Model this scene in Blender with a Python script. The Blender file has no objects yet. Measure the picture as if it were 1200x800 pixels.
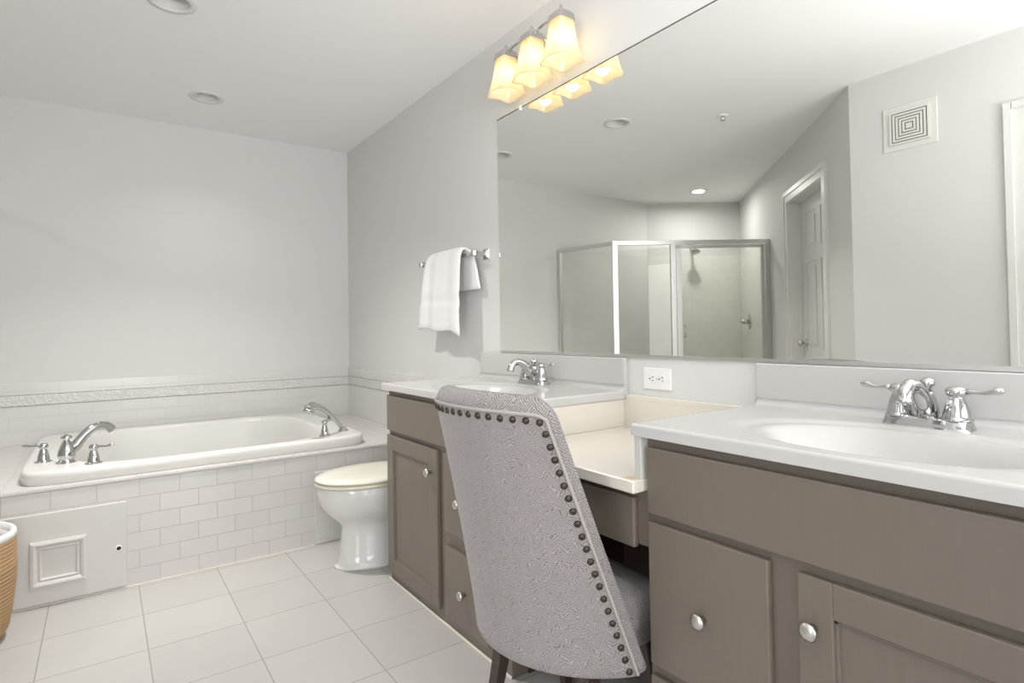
import bpy, bmesh, math, random
from mathutils import Vector, Matrix
random.seed(7)
PI = math.pi
SC = bpy.context.scene
COL = SC.collection

# ------------------------------------------------------------------ camera
H = 1.076
YAW, PIT, ROL = 0.616, 0.0189, -0.0159
fw = Vector((math.sin(YAW)*math.cos(PIT), math.cos(YAW)*math.cos(PIT), math.sin(PIT)))
r0 = Vector((math.cos(YAW), -math.sin(YAW), 0)); u0 = r0.cross(fw)
c_, s_ = math.cos(ROL), math.sin(ROL)
rt = r0*c_ + u0*s_; up = u0*c_ - r0*s_
cam = bpy.data.cameras.new('camera'); camo = bpy.data.objects.new('camera', cam); COL.objects.link(camo)
camo.matrix_world = Matrix(((rt.x, up.x, -fw.x, 0), (rt.y, up.y, -fw.y, 0), (rt.z, up.z, -fw.z, H), (0, 0, 0, 1)))
cam.sensor_width = 36; cam.lens = 679.5/1200*36; cam.shift_y = -25/1200; cam.clip_start = 0.02
SC.camera = camo

# ------------------------------------------------------------------ world, light, exposure
w = bpy.data.worlds.new('world'); SC.world = w; w.use_nodes = True
w.node_tree.nodes['Background'].inputs[0].default_value = (.985, .99, 1.0, 1)
w.node_tree.nodes['Background'].inputs[1].default_value = 0.5
vs = SC.view_settings
vs.view_transform = 'Standard'; vs.look = 'None'; vs.gamma = 1; vs.use_curve_mapping = False
vs.exposure = 0.54

def area(name, loc, rot, sx, sy, power, col=(1, 1, 1)):
    l = bpy.data.lights.new(name, 'AREA'); l.shape = 'RECTANGLE'; l.size = sx; l.size_y = sy
    l.energy = power; l.color = col
    o = bpy.data.objects.new(name, l); COL.objects.link(o); o.location = loc; o.rotation_euler = rot
    return o
area('rear_fill_light', (0.5, -3.6, 1.35), (PI/2, 0, 0), 2.6, 2.2, 74, (.985, .99, 1.0))  # unseen fill added behind the camera, in a daylight tint
area('side_fill_light', (-1.75, -.75, 1.25), (PI/2, 0, math.radians(-52)), 1.5, 1.9, 52, (.985, .99, 1.0))  # fill added beyond the side opening to brighten the mirror wall
area('ceiling_bounce_fill', (0.5, -.80, 1.35), (math.radians(179), 0, 0), .9, .9, 49, (.985, .99, 1.0))  # upward fill added behind the camera to brighten the ceiling
def spot(name, x, y, power, col=(1, .97, .93), z=2.455, spread=2.0):
    l = bpy.data.lights.new(name, 'AREA'); l.shape = 'DISK'; l.size = .11; l.energy = power; l.color = col; l.spread = spread
    o = bpy.data.objects.new(name, l); COL.objects.link(o); o.location = (x, y, z)
    return o

# ------------------------------------------------------------------ materials
def new_mat(name):
    m = bpy.data.materials.new(name); m.use_nodes = True
    nt = m.node_tree; return m, nt, nt.nodes['Principled BSDF']
def nd(nt, t, **k):
    n = nt.nodes.new(t)
    for a, b in k.items(): setattr(n, a, b)
    return n
def sRGB(r, g, b):
    f = lambda c: (c/255/12.92 if c/255 <= .04045 else ((c/255+.055)/1.055)**2.4)
    return (f(r), f(g), f(b), 1)
def simple(name, col, rough=.5, metal=0, noise=0, nscale=8, bump=0, bscale=200, coat=0, spec=.5):
    m, nt, p = new_mat(name)
    p.inputs['Roughness'].default_value = rough; p.inputs['Metallic'].default_value = metal
    p.inputs['Coat Weight'].default_value = coat; p.inputs['Coat Roughness'].default_value = .06
    p.inputs['Specular IOR Level'].default_value = spec
    p.inputs['Base Color'].default_value = col
    tc = nd(nt, 'ShaderNodeTexCoord')
    if noise:
        n = nd(nt, 'ShaderNodeTexNoise'); n.inputs['Scale'].default_value = nscale; n.inputs['Detail'].default_value = 4
        nt.links.new(tc.outputs['Object'], n.inputs['Vector'])
        mx = nd(nt, 'ShaderNodeMix', data_type='RGBA')
        mx.inputs[6].default_value = tuple(c*(1-noise) for c in col[:3]) + (1,)
        mx.inputs[7].default_value = tuple(min(1, c*(1+noise)) for c in col[:3]) + (1,)
        nt.links.new(n.outputs['Fac'], mx.inputs[0]); nt.links.new(mx.outputs[2], p.inputs['Base Color'])
    if bump:
        n = nd(nt, 'ShaderNodeTexNoise'); n.inputs['Scale'].default_value = bscale
        nt.links.new(tc.outputs['Object'], n.inputs['Vector'])
        b = nd(nt, 'ShaderNodeBump'); b.inputs['Strength'].default_value = bump; b.inputs['Distance'].default_value = .002
        nt.links.new(n.outputs['Fac'], b.inputs['Height']); nt.links.new(b.outputs['Normal'], p.inputs['Normal'])
    return m
def tile_mat(name, axes, bw, rh, off, col1, col2, grout, mortar=.0018, rough=.18, bump=.5, shift=(0, 0)):
    """glazed tiles laid out in world metres; axes picks the two object axes"""
    m, nt, p = new_mat(name)
    p.inputs['Roughness'].default_value = rough
    g = nd(nt, 'ShaderNodeNewGeometry'); sp = nd(nt, 'ShaderNodeSeparateXYZ'); nt.links.new(g.outputs['Position'], sp.inputs[0])
    cb = nd(nt, 'ShaderNodeCombineXYZ')
    for i, a in enumerate(axes):
        ad = nd(nt, 'ShaderNodeMath', operation='ADD'); ad.inputs[1].default_value = shift[i]
        if isinstance(a, tuple):                                  # direction in the xy plane
            d1 = nd(nt, 'ShaderNodeVectorMath', operation='DOT_PRODUCT'); d1.inputs[1].default_value = (a[0], a[1], 0)
            nt.links.new(g.outputs['Position'], d1.inputs[0]); nt.links.new(d1.outputs['Value'], ad.inputs[0])
        else: nt.links.new(sp.outputs['XYZ'.index(a)], ad.inputs[0])
        nt.links.new(ad.outputs[0], cb.inputs[i])
    b = nd(nt, 'ShaderNodeTexBrick'); b.offset = off; b.offset_frequency = 2; b.squash = 1
    b.inputs['Color1'].default_value = col1; b.inputs['Color2'].default_value = col2; b.inputs['Mortar'].default_value = grout
    b.inputs['Scale'].default_value = 1; b.inputs['Mortar Size'].default_value = mortar; b.inputs['Mortar Smooth'].default_value = .3
    b.inputs['Brick Width'].default_value = bw; b.inputs['Row Height'].default_value = rh
    nt.links.new(cb.outputs[0], b.inputs['Vector'])
    n = nd(nt, 'ShaderNodeTexNoise'); n.inputs['Scale'].default_value = 5; n.inputs['Detail'].default_value = 5
    nt.links.new(g.outputs['Position'], n.inputs['Vector'])
    mr = nd(nt, 'ShaderNodeMapRange'); mr.inputs[3].default_value = .95; mr.inputs[4].default_value = 1.03
    nt.links.new(n.outputs['Fac'], mr.inputs[0])
    mm = nd(nt, 'ShaderNodeVectorMath', operation='SCALE'); nt.links.new(b.outputs['Color'], mm.inputs[0]); nt.links.new(mr.outputs[0], mm.inputs['Scale'])
    nt.links.new(mm.outputs[0], p.inputs['Base Color'])
    iv = nd(nt, 'ShaderNodeMath', operation='SUBTRACT'); iv.inputs[0].default_value = 1; nt.links.new(b.outputs['Fac'], iv.inputs[1])
    bp = nd(nt, 'ShaderNodeBump'); bp.inputs['Strength'].default_value = bump; bp.inputs['Distance'].default_value = .0015
    nt.links.new(iv.outputs[0], bp.inputs['Height']); nt.links.new(bp.outputs['Normal'], p.inputs['Normal'])
    rr = nd(nt, 'ShaderNodeMapRange'); rr.inputs[3].default_value = rough; rr.inputs[4].default_value = .8
    nt.links.new(b.outputs['Fac'], rr.inputs[0]); nt.links.new(rr.outputs[0], p.inputs['Roughness'])
    return m

WALLC = sRGB(215, 215, 213)
M = {}
M['wall'] = simple('light_grey_wall_paint', WALLC, .65, noise=.012, nscale=3, bump=.05, bscale=300)
M['ceiling'] = simple('ceiling_paint', sRGB(242, 242, 242), .8, bump=.05, bscale=250)
M['trim'] = simple('white_trim_paint', sRGB(221, 221, 218), .35)
M['panel'] = simple('white_panel_paint', sRGB(205, 204, 200), .4)
M['floor'] = tile_mat('floor_tile', ('X', 'Y'), .305, .305, 0, sRGB(178, 176, 173), sRGB(183, 181, 178), sRGB(156, 150, 139), mortar=.0024, rough=.3, bump=.35, shift=(-.7403+.0012, -2.0775+.0012))
TW = (sRGB(203, 201, 198), sRGB(207, 205, 202), sRGB(184, 180, 172))
M['tile_x'] = tile_mat('subway_tile_front', ('X', 'Z'), .1524, .0762, .5, *TW, shift=(.019+.1524*4, .0005))
TWW = (sRGB(216, 215, 212), sRGB(219, 218, 215), sRGB(204, 202, 196))
M['tile_wall_x'] = tile_mat('subway_tile_back_wall', ('X', 'Z'), .1524, .0762, .5, *TWW, mortar=.0012, shift=(.05, -.47+.0762))
M['tile_wall_y'] = tile_mat('subway_tile_side_wall', ('Y', 'Z'), .1524, .0762, .5, *TWW, mortar=.0012, shift=(.03, -.47+.0762))
M['tile_deck'] = tile_mat('deck_tile', ('X', 'Y'), .1524, .1524, 0, *TW, mortar=.0012, shift=(.019, .1))
M['tile_cap'] = tile_mat('edge_tile', ('X', 'Z'), .1524, .5, 0, *TW, mortar=.0012, shift=(.09, .2))
D1 = (.7071, -.7071); D2 = (.7071, .7071)
M['tile_d1'] = tile_mat('shower_tile_a', ((-.7071, .7071), 'Z'), .1524, .0762, .5, sRGB(228, 227, 221), sRGB(232, 231, 225), sRGB(208, 205, 196), mortar=.0012)
M['tile_d2'] = tile_mat('shower_tile_b', ((.7071, .7071), 'Z'), .1524, .0762, .5, sRGB(228, 227, 221), sRGB(232, 231, 225), sRGB(208, 205, 196), mortar=.0012)
M['porcelain'] = simple('white_porcelain', sRGB(218, 217, 214), .08, coat=.4)
M['tub'] = simple('white_acrylic', sRGB(214, 213, 209), .28)
M['seat'] = simple('ivory_seat_plastic', sRGB(222, 220, 207), .18, coat=.4)
M['seat_edge'] = simple('yellowed_seat_edge', sRGB(214, 190, 140), .4)
M['marble'] = simple('white_cultured_marble', sRGB(195, 194, 191), .2, coat=.12, noise=.008, nscale=4)
M['marble_old'] = simple('aged_cream_marble', sRGB(222, 216, 206), .2, coat=.2, noise=.02, nscale=5)
def stain(m, c, r, col):
    nt = m.node_tree; p = nt.nodes['Principled BSDF']; src = p.inputs['Base Color'].links[0].from_socket
    g = nd(nt, 'ShaderNodeNewGeometry'); v = nd(nt, 'ShaderNodeVectorMath', operation='DISTANCE'); v.inputs[1].default_value = c
    nt.links.new(g.outputs['Position'], v.inputs[0])
    n = nd(nt, 'ShaderNodeTexNoise'); n.inputs['Scale'].default_value = 70; nt.links.new(g.outputs['Position'], n.inputs['Vector'])
    ad = nd(nt, 'ShaderNodeMath', operation='MULTIPLY_ADD'); ad.inputs[1].default_value = r*1.6; nt.links.new(n.outputs['Fac'], ad.inputs[0]); nt.links.new(v.outputs['Value'], ad.inputs[2])
    mr = nd(nt, 'ShaderNodeMapRange'); mr.inputs[1].default_value = r*.9; mr.inputs[2].default_value = r*2.2; mr.inputs[3].default_value = .75; mr.inputs[4].default_value = 0
    nt.links.new(ad.outputs[0], mr.inputs[0])
    mx = nd(nt, 'ShaderNodeMix', data_type='RGBA'); mx.inputs[7].default_value = col; nt.links.new(mr.outputs[0], mx.inputs[0]); nt.links.new(src, mx.inputs[6]); nt.links.new(mx.outputs[2], p.inputs['Base Color'])
stain(M['marble_old'], (1.005, .95, .728), .018, sRGB(200, 150, 105))
M['rust'] = simple('rust_stain', sRGB(205, 160, 115), .6, noise=.2, nscale=120)
M['chrome'] = simple('chrome', (.56, .56, .56, 1), .09, 1)
M['nickel'] = simple('satin_nickel', (.62, .60, .56, 1), .3, 1)
M['alu'] = simple('bright_aluminium', (.72, .72, .71, 1), .36, 1)
M['dark'] = simple('near_black', (.012, .010, .009, 1), .7)
M['brown'] = simple('shaded_brown_wood', sRGB(66, 50, 40), .6, noise=.15, nscale=12)  # brown wood, with the knee-space shade painted into its dark tone
M['leg'] = simple('espresso_wood', sRGB(58, 46, 42), .35, noise=.2, nscale=30)
M['nail'] = simple('antique_bronze', (.060, .048, .038, 1), .38, .7)
M['plastic'] = simple('white_plastic', sRGB(236, 236, 233), .3)
M['grille'] = simple('white_vent_plastic', sRGB(222, 222, 217), .4)
M['gap'] = simple('grey_gap', sRGB(92, 90, 86), .8)
M['label'] = simple('care_label', sRGB(225, 225, 220), .7)
M['caulk'] = simple('white_caulk', sRGB(222, 216, 204), .5)

def paint_mat():
    m, nt, p = new_mat('taupe_cabinet_paint')
    g = nd(nt, 'ShaderNodeNewGeometry')
    mp = nd(nt, 'ShaderNodeMapping'); mp.inputs['Scale'].default_value = (40, 40, 3)
    nt.links.new(g.outputs['Position'], mp.inputs[0])
    n = nd(nt, 'ShaderNodeTexNoise'); n.inputs['Scale'].default_value = 3; n.inputs['Detail'].default_value = 6
    nt.links.new(mp.outputs[0], n.inputs['Vector'])
    mx = nd(nt, 'ShaderNodeMix', data_type='RGBA'); mx.inputs[6].default_value = sRGB(110, 101, 91); mx.inputs[7].default_value = sRGB(117, 108, 98)
    nt.links.new(n.outputs['Fac'], mx.inputs[0]); nt.links.new(mx.outputs[2], p.inputs['Base Color'])
    b = nd(nt, 'ShaderNodeBump'); b.inputs['Strength'].default_value = .12; b.inputs['Distance'].default_value = .001
    nt.links.new(n.outputs['Fac'], b.inputs['Height']); nt.links.new(b.outputs['Normal'], p.inputs['Normal'])
    p.inputs['Roughness'].default_value = .42
    return m
M['taupe'] = paint_mat()

def mirror_mat():
    m = bpy.data.materials.new('mirror_silver'); m.use_nodes = True; nt = m.node_tree; nt.nodes.clear()
    o = nd(nt, 'ShaderNodeOutputMaterial'); g = nd(nt, 'ShaderNodeBsdfGlossy'); g.inputs['Roughness'].default_value = 0
    g.inputs['Color'].default_value = (.895, .90, .87, 1); nt.links.new(g.outputs[0], o.inputs[0]); return m
M['mirror'] = mirror_mat()
def glass_mat(name='clear_shower_glass', tint=(.965, .972, .965, 1)):
    m = bpy.data.materials.new(name); m.use_nodes = True; nt = m.node_tree; nt.nodes.clear()
    o = nd(nt, 'ShaderNodeOutputMaterial'); t = nd(nt, 'ShaderNodeBsdfTransparent'); t.inputs[0].default_value = tint
    g = nd(nt, 'ShaderNodeBsdfGlossy'); g.inputs['Roughness'].default_value = .01
    f = nd(nt, 'ShaderNodeFresnel'); f.inputs[0].default_value = 1.5
    mx = nd(nt, 'ShaderNodeMixShader'); ge = nd(nt, 'ShaderNodeNewGeometry'); iv = nd(nt, 'ShaderNodeMath', operation='SUBTRACT'); iv.inputs[0].default_value = 1; nt.links.new(ge.outputs['Backfacing'], iv.inputs[1])
    ml = nd(nt, 'ShaderNodeMath', operation='MULTIPLY'); nt.links.new(f.outputs[0], ml.inputs[0]); nt.links.new(iv.outputs[0], ml.inputs[1])
    nt.links.new(ml.outputs[0], mx.inputs[0]); nt.links.new(t.outputs[0], mx.inputs[1]); nt.links.new(g.outputs[0], mx.inputs[2])
    nt.links.new(mx.outputs[0], o.inputs[0]); return m
M['glass'] = glass_mat()
def shade_mat():
    m = bpy.data.materials.new('frosted_amber_glass'); m.use_nodes = True; nt = m.node_tree; nt.nodes.clear()
    o = nd(nt, 'ShaderNodeOutputMaterial')
    tr = nd(nt, 'ShaderNodeBsdfTranslucent'); tr.inputs[0].default_value = (.96, .85, .62, 1)
    tp = nd(nt, 'ShaderNodeBsdfTransparent'); tp.inputs[0].default_value = (1, .93, .78, 1)
    df = nd(nt, 'ShaderNodeBsdfDiffuse'); df.inputs[0].default_value = (.80, .76, .66, 1)
    gl = nd(nt, 'ShaderNodeBsdfGlossy'); gl.inputs['Roughness'].default_value = .25
    m1 = nd(nt, 'ShaderNodeMixShader'); m1.inputs[0].default_value = .30
    nt.links.new(tr.outputs[0], m1.inputs[1]); nt.links.new(tp.outputs[0], m1.inputs[2])
    m2 = nd(nt, 'ShaderNodeMixShader'); m2.inputs[0].default_value = .26
    nt.links.new(m1.outputs[0], m2.inputs[1]); nt.links.new(df.outputs[0], m2.inputs[2])
    m3 = nd(nt, 'ShaderNodeMixShader'); m3.inputs[0].default_value = .05
    nt.links.new(m2.outputs[0], m3.inputs[1]); nt.links.new(gl.outputs[0], m3.inputs[2])
    nt.links.new(m3.outputs[0], o.inputs[0]); return m
M['shade'] = shade_mat()
def emit(name, col, s):
    m = bpy.data.materials.new(name); m.use_nodes = True; nt = m.node_tree; nt.nodes.clear()
    o = nd(nt, 'ShaderNodeOutputMaterial'); e = nd(nt, 'ShaderNodeEmission'); e.inputs[0].default_value = col; e.inputs[1].default_value = s
    nt.links.new(e.outputs[0], o.inputs[0]); return m
M['bulb'] = emit('lit_bulb', (1, .90, .74, 1), 5.5)
M['can_lamp'] = emit('lit_downlight', (1, .96, .88, 1), 4)

def fabric_mat():
    """woven upholstery: zigzag weave laid out over the UVs (metres)"""
    m, nt, p = new_mat('grey_zigzag_weave')
    uv = nd(nt, 'ShaderNodeUVMap'); sp = nd(nt, 'ShaderNodeSeparateXYZ'); nt.links.new(uv.outputs[0], sp.inputs[0])
    nz = nd(nt, 'ShaderNodeTexNoise'); nz.inputs['Scale'].default_value = 45; nz.inputs['Detail'].default_value = 3
    nt.links.new(uv.outputs[0], nz.inputs['Vector'])
    def mt(op, a, b=None):
        n = nd(nt, 'ShaderNodeMath', operation=op)
        for i, q in enumerate((a, b)):
            if q is None: continue
            if isinstance(q, (int, float)): n.inputs[i].default_value = q
            else: nt.links.new(q, n.inputs[i])
        return n.outputs[0]
    tri = mt('PINGPONG', sp.outputs[0], .016)
    col = mt('FLOOR', mt('DIVIDE', sp.outputs[0], .011))
    s1 = mt('ADD', sp.outputs[1], tri)
    jit = mt('MULTIPLY', nz.outputs['Fac'], .034)
    s2 = mt('ADD', s1, jit)
    st = mt('SINE', mt('MULTIPLY', s2, 2*PI/.0060))
    st2 = mt('SINE', mt('MULTIPLY', mt('SUBTRACT', sp.outputs[1], sp.outputs[0]), 2*PI/.0058))
    hh = mt('ADD', st, mt('MULTIPLY', st2, .8))
    fine = nd(nt, 'ShaderNodeTexNoise'); fine.inputs['Scale'].default_value = 420; nt.links.new(uv.outputs[0], fine.inputs['Vector'])
    hh2 = mt('ADD', hh, mt('MULTIPLY', fine.outputs['Fac'], 1.2))
    mr = nd(nt, 'ShaderNodeMapRange'); mr.inputs[1].default_value = -1.2; mr.inputs[2].default_value = 2.2
    nt.links.new(hh2, mr.inputs[0])
    mx = nd(nt, 'ShaderNodeMix', data_type='RGBA'); mx.inputs[6].default_value = sRGB(76, 72, 70); mx.inputs[7].default_value = sRGB(170, 164, 161)
    nt.links.new(mr.outputs[0], mx.inputs[0]); nt.links.new(mx.outputs[2], p.inputs['Base Color'])
    b = nd(nt, 'ShaderNodeBump'); b.inputs['Strength'].default_value = .45; b.inputs['Distance'].default_value = .0012
    nt.links.new(hh2, b.inputs['Height']); nt.links.new(b.outputs['Normal'], p.inputs['Normal'])
    p.inputs['Roughness'].default_value = .9; p.inputs['Sheen Weight'].default_value = .25
    return m
M['fabric'] = fabric_mat()
M['piping'] = simple('grey_fabric_piping', sRGB(158, 153, 150), .9, bump=.4, bscale=600)
M['towel'] = simple('white_terry', sRGB(232, 232, 231), .95, bump=.9, bscale=420)
def weave_mat():
    m, nt, p = new_mat('tan_rope_weave')
    tc = nd(nt, 'ShaderNodeTexCoord')
    w1 = nd(nt, 'ShaderNodeTexWave', wave_type='BANDS', bands_direction='DIAGONAL'); w1.inputs['Scale'].default_value = 60; w1.inputs['Distortion'].default_value = 1
    nt.links.new(tc.outputs['Object'], w1.inputs['Vector'])
    mx = nd(nt, 'ShaderNodeMix', data_type='RGBA'); mx.inputs[6].default_value = sRGB(160, 128, 92); mx.inputs[7].default_value = sRGB(196, 164, 126)
    nt.links.new(w1.outputs['Fac'], mx.inputs[0]); nt.links.new(mx.outputs[2], p.inputs['Base Color']); p.inputs['Roughness'].default_value = .9
    return m
M['rope'] = weave_mat()
def relief_mat():
    m = simple('relief_strip', sRGB(217, 216, 212), .2); nt = m.node_tree; p = nt.nodes['Principled BSDF']
    g = nd(nt, 'ShaderNodeNewGeometry'); v = nd(nt, 'ShaderNodeTexWave', wave_type='BANDS', bands_direction='DIAGONAL'); v.inputs['Scale'].default_value = 14; v.inputs['Distortion'].default_value = 9; v.inputs['Detail Scale'].default_value = 3
    nt.links.new(g.outputs['Position'], v.inputs['Vector'])
    b = nd(nt, 'ShaderNodeBump'); b.inputs['Strength'].default_value = .7; b.inputs['Distance'].default_value = .004
    nt.links.new(v.outputs['Fac'], b.inputs['Height']); nt.links.new(b.outputs['Normal'], p.inputs['Normal']); return m
M['relief'] = relief_mat()

# ------------------------------------------------------------------ mesh helpers
def box(bm, x0, x1, y0, y1, z0, z1, bev=0, seg=2):
    x0, x1 = sorted((x0, x1)); y0, y1 = sorted((y0, y1)); z0, z1 = sorted((z0, z1))
    t = bmesh.new()
    vs_ = [t.verts.new(c) for c in ((x0, y0, z0), (x1, y0, z0), (x1, y1, z0), (x0, y1, z0), (x0, y0, z1), (x1, y0, z1), (x1, y1, z1), (x0, y1, z1))]
    for f in ((0, 3, 2, 1), (4, 5, 6, 7), (0, 1, 5, 4), (1, 2, 6, 5), (2, 3, 7, 6), (3, 0, 4, 7)): t.faces.new([vs_[i] for i in f])
    if bev: bmesh.ops.bevel(t, geom=t.edges[:], offset=bev, segments=seg, profile=.5, affect='EDGES')
    merge(bm, t)
def merge(bm, t, mat=None):
    if mat is not None: bmesh.ops.transform(t, matrix=mat, verts=t.verts)
    mp = {v: bm.verts.new(v.co) for v in t.verts}
    for f in t.faces:
        try: nf = bm.faces.new([mp[v] for v in f.verts]); nf.smooth = f.smooth
        except ValueError: pass
    t.free()
def prism(bm, pts, z0, z1):
    b = [bm.verts.new((x, y, z0)) for x, y in pts]; t = [bm.verts.new((x, y, z1)) for x, y in pts]; n = len(pts)
    bm.faces.new(b[::-1]); bm.faces.new(t)
    for i in range(n): bm.faces.new((b[i], b[(i+1) % n], t[(i+1) % n], t[i]))
def obox(bm, p0, p1, side0, side1, z0, z1):
    """box along the line p0-p1 in plan, from side0 to side1 measured to its left"""
    a, b = Vector(p0), Vector(p1); d = (b-a).normalized(); n = Vector((-d.y, d.x))
    q = [a+n*side0, b+n*side0, b+n*side1, a+n*side1]
    prism(bm, [(v.x, v.y) for v in q], z0, z1)
def rings(bm, rs, cap0=True, cap1=True, smooth=True, close=False):
    R_ = [[bm.verts.new(c) for c in r] for r in rs]; n = len(R_[0])
    pairs = list(zip(R_, R_[1:])) + ([(R_[-1], R_[0])] if close else [])
    for a, b in pairs:
        for i in range(n):
            f = bm.faces.new((a[i], a[(i+1) % n], b[(i+1) % n], b[i])); f.smooth = smooth
    if not close:
        if cap0: bm.faces.new(R_[0][::-1])
        if cap1: bm.faces.new(R_[-1])
def lathe(bm, prof, c=(0, 0, 0), axis=(0, 0, 1), seg=24, smooth=True):
    q = Vector((0, 0, 1)).rotation_difference(Vector(axis).normalized()); c = Vector(c)
    rs = []
    for r, z in prof:
        rs.append([c + q @ Vector((max(r, 1e-5)*math.cos(2*PI*i/seg), max(r, 1e-5)*math.sin(2*PI*i/seg), z)) for i in range(seg)])
    rings(bm, rs, smooth=smooth)
def smoothpath(pts, n=6):
    P_ = [Vector(p) for p in pts]; out = []
    for i in range(len(P_)-1):
        a = P_[max(i-1, 0)]; b = P_[i]; c = P_[i+1]; d = P_[min(i+2, len(P_)-1)]
        for k in range(n):
            t = k/n
            out.append(.5*((2*b)+(c-a)*t+(2*a-5*b+4*c-d)*t*t+(3*b-a-3*c+d)*t**3))
    out.append(P_[-1]); return out
def tube(bm, pts, rad, seg=12, flat=None, close=False):
    P_ = [Vector(p) for p in pts]; n = len(P_)
    if not hasattr(rad, '__len__'): rad = [rad]*n
    elif len(rad) != n:
        m_ = len(rad); rad = [rad[min(int(i/(n-1)*(m_-1)), m_-2)]*(1-(i/(n-1)*(m_-1)-min(int(i/(n-1)*(m_-1)), m_-2))) + rad[min(int(i/(n-1)*(m_-1)), m_-2)+1]*(i/(n-1)*(m_-1)-min(int(i/(n-1)*(m_-1)), m_-2)) for i in range(n)]
    t0 = (P_[1]-P_[0]).normalized(); up_ = Vector((0, 0, 1)) if abs(t0.z) < .9 else Vector((0, 1, 0))
    nrm = (up_ - t0*up_.dot(t0)).normalized(); rs = []
    for i in range(n):
        if close: t = (P_[(i+1) % n]-P_[i-1]).normalized()
        else: t = (P_[min(i+1, n-1)]-P_[max(i-1, 0)]).normalized()
        nrm = (nrm - t*nrm.dot(t)).normalized(); bn = t.cross(nrm); r = rad[i]
        fl = flat or 1
        rs.append([P_[i]+nrm*(math.cos(2*PI*k/seg)*r)+bn*(math.sin(2*PI*k/seg)*r*fl) for k in range(seg)])
    rings(bm, rs, close=close)
def bent(bm, pts, hw): pass

LOC = {}
def wloc(o):
    v = Vector((0, 0, 0))
    while o: v = v + LOC.get(o.name, Vector((0, 0, 0))); o = o.parent
    return v
def obj(name, bm, mat, parent=None, label=None, uvs=None, loc=None):
    bmesh.ops.recalc_face_normals(bm, faces=bm.faces)
    me = bpy.data.meshes.new(name)
    if parent is not None: off = wloc(parent)
    elif loc is not None: off = Vector(loc)
    else:
        xs = [v.co for v in bm.verts]
        off = Vector(((min(v.x for v in xs)+max(v.x for v in xs))/2, (min(v.y for v in xs)+max(v.y for v in xs))/2, min(v.z for v in xs)))
    for v in bm.verts: v.co -= off
    bm.to_mesh(me); bm.free()
    me.materials.append(mat)
    o = bpy.data.objects.new(name, me); COL.objects.link(o)
    if parent is not None: o.parent = parent
    else: o.location = off; LOC[o.name] = off
    if label: o['label'] = label
    return o
def thing(name, label, cat, loc, group=None):
    o = bpy.data.objects.new(name, None); COL.objects.link(o); o.location = loc; LOC[o.name] = Vector(loc)
    o.empty_display_size = .1; o['label'] = label; o['category'] = cat
    if group: o['group'] = group
    return o
def tag(o, label, cat, group=None):
    o['label'] = label; o['category'] = cat
    if group: o['group'] = group
    return o
def struct(name, bm, m):
    o = obj(name, bm, m, loc=(0, 0, 0)); o['kind'] = 'structure'; return o
def dup(root, loc, label, group=None, rotz=0):
    r = root.copy(); COL.objects.link(r); r.location = loc; r.rotation_euler = (0, 0, rotz); r['label'] = label
    if group: r['group'] = group
    for ch in list(root.children):
        c = ch.copy(); COL.objects.link(c); c.parent = r
        for g in ch.children:
            d = g.copy(); COL.objects.link(d); d.parent = c
    return r
B = bmesh.new

# ------------------------------------------------------------------ the room
X = 1.543; YB = 4.34; YA = 3.02; ZC = 2.463; XL = -.444; YC = 1.576
C1 = (-1.845, YB); C2 = (-2.69, 3.755); A0 = (XL, YC); YR = -1.0
b = B(); prism(b, [(X+.1, YR-.2), (X+.1, YB+.1), (-1.9, YB+.1), (-2.9, 3.85), (-.6, 1.55), (XL-.16, YR-.2)], -.1, 0); struct('floor', b, M['floor'])
# ceiling with round cut-outs for the recessed cans
CANS = [(.24, 2.74), (.50, 3.745), (-1.85, 3.66)]
def ceiling():
    bm = B(); outer = [(X+.1, YR-.2), (X+.1, YB+.1), (-1.9, YB+.1), (-2.9, 3.85), (-.6, 1.55), (XL-.16, YR-.2)]
    es = []
    def loop(pts):
        v = [bm.verts.new((x, y, ZC)) for x, y in pts]
        for i in range(len(v)): es.append(bm.edges.new((v[i], v[(i+1) % len(v)])))
    loop(outer)
    for cx, cy in CANS: loop([(cx+.066*math.cos(2*PI*i/32), cy+.066*math.sin(2*PI*i/32)) for i in range(32)])
    bmesh.ops.triangle_fill(bm, edges=es, use_beauty=True, use_dissolve=False)
    # drop faces inside the holes
    for f in bm.faces[:]:
        c = f.calc_center_median()
        if any((c.x-a)**2+(c.y-q)**2 < .06**2 and f.calc_area() < .012 for a, q in CANS): bm.faces.remove(f)
    r = bmesh.ops.extrude_face_region(bm, geom=bm.faces[:])
    for v in [g for g in r['geom'] if isinstance(g, bmesh.types.BMVert)]: v.co.z += .012
    return bm
struct('ceiling', ceiling(), M['ceiling'])
b = B(); box(b, X, X+.1, YR-.2, YB+.1, 0, ZC); struct('wall_right', b, M['wall'])
b = B(); box(b, C1[0]-.05, X, YB, YB+.1, 0, ZC); struct('wall_back', b, M['wall'])
b = B(); obox(b, C1, C2, -.1, 0, 0, ZC); struct('wall_shower', b, M['wall'])
# diagonal wall with a doorway in it
dd = (Vector(C2)-Vector(A0)).normalized(); dn = Vector((-dd.y, dd.x))      # dn points away from the room
def dp(s): v = Vector(A0)+dd*s; return (v.x, v.y)
LW = (Vector(C2)-Vector(A0)).length; o0, o1, oz = .467, 1.262, 2.05
b = B()
obox(b, dp(0), dp(o0), 0, .12, 0, ZC); obox(b, dp(o1), dp(LW+.05), 0, .12, 0, ZC); obox(b, dp(o0), dp(o1), 0, .12, oz, ZC)
struct('wall_diagonal', b, M['wall'])
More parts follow.
